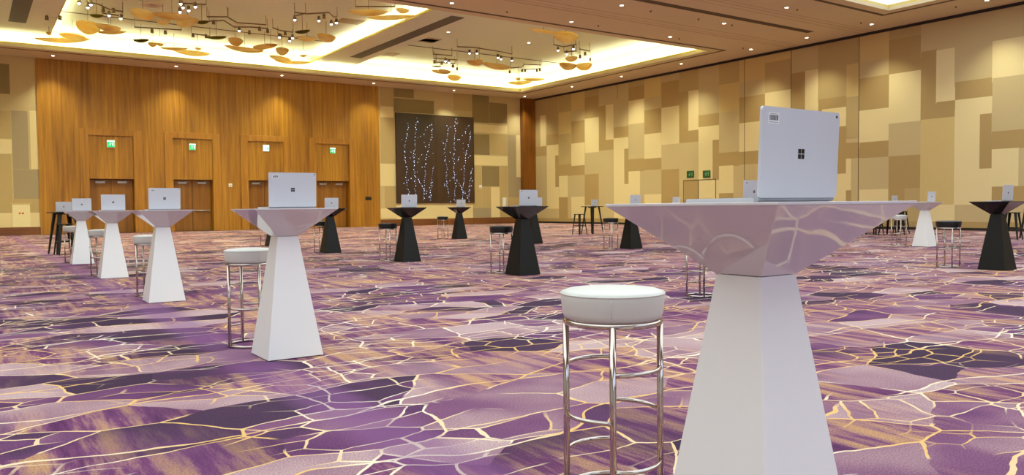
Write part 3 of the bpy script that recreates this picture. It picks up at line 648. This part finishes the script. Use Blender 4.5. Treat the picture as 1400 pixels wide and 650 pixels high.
stool('black', 13.22, 6.62, 18, 'black round bar stool at right, between the far white table and the edge black table')

# ================================================================== CAFE TABLES AND STOOLS (black metal)
def leg_mb(top, bot, w0, w1):
    q = MB(); t, bt = Vector(top), Vector(bot); sx = 1 if bt.x > 0 else -1; sy = 1 if bt.y > 0 else -1
    for ax in (0, 1):
        def sect(p, w):
            if ax == 0: return [(p.x, p.y, p.z), (p.x-sx*w, p.y, p.z), (p.x-sx*w, p.y-sy*.006, p.z), (p.x, p.y-sy*.006, p.z)]
            return [(p.x, p.y, p.z), (p.x, p.y-sy*w, p.z), (p.x-sx*.006, p.y-sy*w, p.z), (p.x-sx*.006, p.y, p.z)]
        q.hexa(sect(bt, w1), sect(t, w0))
    return q
def make_cafe(kind):
    if kind == 'table': t = root('cafe_table', (0, 0, 0)); H, S, TI, BI, w0, w1 = 1.05, .62, .20, .31, .085, .04
    else: t = root('cafe_stool', (0, 0, 0)); H, S, TI, BI, w0, w1 = .765, .31, .135, .205, .06, .03
    q = MB(); q.box(-S/2, S/2, -S/2, S/2, H-.025, H); q.build('tabletop' if kind == 'table' else 'seat', 'black_metal', t, bevel=.009)
    for sx in (-1, 1):
        for sy in (-1, 1): leg_mb((sx*TI, sy*TI, H-.025), (sx*BI, sy*BI, 0), w0, w1).build('leg', 'black_metal', t)
    if kind == 'stool':
        for z in (.33,):
            k = TI+(BI-TI)*(1-z/(H-.025))-.004
            for sx in (-1, 1):
                q = MB(); q.box(min(sx*k, sx*(k-.012)), max(sx*k, sx*(k-.012)), -k, k, z-.015, z+.015); q.build('foot_rail', 'black_metal', t)
                q = MB(); q.box(-k, k, min(sx*k, sx*(k-.012)), max(sx*k, sx*(k-.012)), z-.015, z+.015); q.build('foot_rail', 'black_metal', t)
    else:
        q = MB(); q.box(-TI, TI, -.012, .012, H-.06, H-.025); q.box(-.012, .012, -TI, TI, H-.06, H-.025); q.build('top_brace', 'black_metal', t)
    return t
CPROTO = {}
def cafe(kind, x, y, rz, label):
    o = copy_tree(CPROTO[kind]) if kind in CPROTO else CPROTO.setdefault(kind, make_cafe(kind))
    o.location = (x, y, 0); o.rotation_euler = (0, 0, rz); tag(o, label, kind, 'black metal bar %ss' % kind); return o
def at(px, d):
    r = FW+RT*((px-700)/F_PX); r = Vector((r.x, r.y, 0)); k = r.dot(FW); r *= d/(FW+RT*((px-700)/F_PX)).dot(FW); return r.x, r.y
def put(kind, px, d, rz, label):
    x, y = at(px, d); return cafe(kind, x, y, rz, label)
put('table', 89, 19.9, .25, 'black metal bar table at far left behind the white row')
put('stool', 88.5, 19.4, .2, 'black metal stool under the bar table at far left')
CAFE_MID = put('table', 810, 30.3, -YAW+PI/4-.05, 'thin black metal bar table before the patchwork wall, left of the foreground table tip')
put('stool', 792.5, 29.6, -YAW+PI/4-.12, 'black metal stool left of the thin bar table before the patchwork wall')
CAFE_R = put('table', 1219, 26.3, -YAW+PI/4-.1, 'black metal bar table at right, behind the small white stool')
put('stool', 1196, 26.6, -YAW+PI/4-.3, 'black metal stool at right, just left of the thick leg behind the foreground table corner')
put('stool', 1232, 27.3, .1, 'black metal stool at right, seen through the legs of the small white stool')
put('table', 1416, 22.8, .0, 'black metal bar table cut off by the right edge of the photo')
put('stool', 1384, 22.0, -YAW+PI/4-.1, 'black metal stool behind the black pedestal table at the right edge')
CAFE_F = put('table', 956.5, 33.0, .0, 'black metal bar table by the hidden wall doors, behind the foreground table top')

# ================================================================== LAPTOPS
LW, LD, LH = .345, .25, .255
def rbox(mb, x0, x1, y0, y1, z0, z1, r, axis):
    """plate with rounded corners; axis = thickness axis"""
    pts = []
    U = (x0, x1); V = (z0, z1) if axis == 'y' else (y0, y1)
    for cx, cy, a0 in ((U[1]-r, V[1]-r, 0), (U[0]+r, V[1]-r, 90), (U[0]+r, V[0]+r, 180), (U[1]-r, V[0]+r, 270)):
        for k in range(5): a = math.radians(a0+k*22.5); pts.append((cx+r*math.cos(a), cy+r*math.sin(a)))
    if axis == 'y': mb.hexa([(u, y0, v) for u, v in pts], [(u, y1, v) for u, v in pts])
    else: mb.hexa([(u, v, z0) for u, v in pts], [(u, v, z1) for u, v in pts])
def make_laptop(full):
    t = root('laptop', (0, 0, 0))
    q = MB(); rbox(q, -LW/2, LW/2, .012, .012+LD, .001, .012, .012, 'z'); base = q.build('keyboard_base', 'silver', t)
    q = MB(); q.box(-LW/2+.03, LW/2-.03, .04, .15, .012, .0132); q.build('keyboard', 'keys', base)
    q = MB(); q.box(-.055, .055, .175, .245, .012, .0126); q.build('touchpad', 'keys', base)
    q = MB(); q.tube([(-LW/2+.004, .008, .0095), (LW/2-.004, .008, .0095)], .0075, 10); q.build('hinge', 'keys', t)
    q = MB(); rbox(q, -LW/2, LW/2, -.004, .004, .012, LH, .009, 'y'); lid = q.build('lid', 'silver', t)
    lid.rotation_euler = (math.radians(2.5), 0, 0)
    q = MB(); q.box(-LW/2+.01, LW/2-.01, .004, .0046, .03, LH-.012); q.build('screen', 'screen', lid)
    q = MB(); e, g_ = .0125, .0022
    for i in (0, 1):
        for j in (0, 1):
            a, c = (-e-g_/2 if i == 0 else g_/2), (.133-e-g_/2 if j == 0 else .133+g_/2)
            q.box(a, a+e, -.0046, -.004, c, c+e)
    q.build('emblem', 'emblem', lid)
    if full:
        st = MB(); st.box(-LW/2+.025, -LW/2+.07, -.0046, -.004, LH-.045, LH-.015); st = st.build('asset_sticker', 'sticker', lid)
        q = MB()
        for k, w in enumerate((.002, .001, .003, .001, .002, .0015, .003, .001, .002, .001, .003, .002)): q.box(-LW/2+.030+k*.003, -LW/2+.030+k*.003+w, -.0049, -.0046, LH-.036, LH-.022)
        q.box(-LW/2+.032, -LW/2+.062, -.0049, -.0046, LH-.0195, LH-.0185); q.box(-LW/2+.029, -LW/2+.066, -.0049, -.0046, LH-.0415, LH-.0405)
        q.build('barcode', 'barcode', st)
        q = MB(); q.lathe([(0, -.0008), (.004, -.0004), (.0045, 0), (0, 0)], seg=14); o = q.build('rear_camera', 'emblem', lid, 0, (LW/2-.014, -.004, LH-.012)); o.rotation_euler = (-PI/2, 0, 0)
    return t
LPROTO = {}
def laptop(full, x, y, z, label, rz=0.):
    o = copy_tree(LPROTO[full]) if full in LPROTO else LPROTO.setdefault(full, make_laptop(full))
    o.location = (x, y, z); o.rotation_euler = (0, 0, rz); tag(o, label, 'laptop', 'silver laptops on the tables'); return o
def lap_px(full, px, y, label, z=ZT): p = hit(px, 270, 1, y); laptop(full, p.x, y, z, label)
laptop(True, 1.905, 1.365, ZT, 'large silver laptop on the foreground white table, back of lid to the camera')
lap_px(True, 400, 5.56, 'silver laptop on the second nearest white table, left of centre')
lap_px(True, 224.8, 9.86, 'silver laptop on the third nearest table of the white row')
lap_px(False, 154.4, 13.91, 'silver laptop on the fourth nearest table of the white row')
lap_px(False, 111.4, 18.01, 'silver laptop on the farthest table of the left white row')
lap_px(True, 1030, 5.62, 'silver laptop half hidden behind the left edge of the large foreground laptop')
lap_px(True, 722.3, 10.0, 'silver laptop on the largest visible black table before the corner column')
lap_px(False, 559.2, 14.04, 'silver laptop on the black table under the artwork left half')
lap_px(False, 453, 18.09, 'silver laptop on the black table peeking out right of the second white table')
lap_px(False, 630, 22.88, 'silver laptop on the smallest black table under the artwork right half')
lap_px(False, 734.3, 18.24, 'silver laptop showing as a strip right of the laptop by the corner column')
lap_px(False, 868.4, 14.29, 'silver laptop above the left tip of the foreground table, on a black table')
lap_px(False, 924.5, 18.1, 'small distant silver laptop above the foreground table, left of the green signs')
lap_px(False, 1273.3, 9.98, 'silver laptop on the small far white table at right')
lap_px(False, 1377.5, 5.79, 'silver laptop on the black table at the right edge of the photo')
CZ = 1.05
p = at(88, 19.85); laptop(False, p[0], p[1]-.08, CZ, 'silver laptop on the black metal bar table at far left')
p = CAFE_MID.location; q_ = hit(812.7, 270, 1, p.y-.05); laptop(False, q_.x, p.y-.05, CZ, 'tiny silver laptop on the thin bar table before the patchwork wall')
p = CAFE_R.location; laptop(False, p.x+.06, p.y-.05, CZ, 'tiny dull laptop on the black bar table behind the small white stool')
p = CAFE_F.location; laptop(False, p.x, p.y-.05, CZ, 'tiny laptop at the foot of the hidden wall doors, above the foreground table')

# ================================================================== LIGHTING
def light(typ, name, loc, energy, color=(1, 1, 1), target=None, **kw):
    l = bpy.data.lights.new(name, typ); l.energy = energy; l.color = color
    for k, v in kw.items(): setattr(l, k, v)
    o = bpy.data.objects.new(name, l); COL.objects.link(o); o.location = loc
    if target is not None: o.rotation_euler = (Vector(target)-Vector(loc)).to_track_quat('-Z', 'Y').to_euler()
    return o
WARM = (.97, 1., .74)
def spot(x, y, e, tilt=(0, 0), ang=95, z=HC-.03):
    light('SPOT', 'downlight_and_fill_lamp', (x, y, z), e, WARM, (x+tilt[0], y+tilt[1], 0), spot_size=math.radians(ang), spot_blend=1., shadow_soft_size=.1)
for i in range(-2, 6): spot(3.39+i*5.19, 41.08, 640, (0, .3))
for yy in (36.35, 32.1, 27.74, 23.51, 20.63, 17.73, 13.48, 9.2, 5.0): spot(29.35, yy, 620, (.3, 0))
for x in (-1.7, 3.5, 8.7, 13.9, 19.1, 24.28): spot(x, 23.6, 620, ang=120); spot(x, 20.75, 620, ang=120)
# added grid of fill lamps, tied to no fitting, brightening the far end
for x in (-5, 0, 5, 9, 13, 19, 23, 26.5):
    for y in (29., 33.5, 37.5): spot(x, y, 560, ang=150, z=8.2)
w = bpy.data.worlds.new('world'); SC.world = w; w.use_nodes = True
w.node_tree.nodes['Background'].inputs[0].default_value = (.8, .75, .7, 1); w.node_tree.nodes['Background'].inputs[1].default_value = .0
SC.view_settings.view_transform = 'Standard'; SC.view_settings.look = 'None'; SC.view_settings.gamma = 1; SC.view_settings.exposure = .0
SC.view_settings.use_curve_mapping = False
SC.cycles.max_bounces = 8; SC.cycles.diffuse_bounces = 5; SC.cycles.use_denoising = True
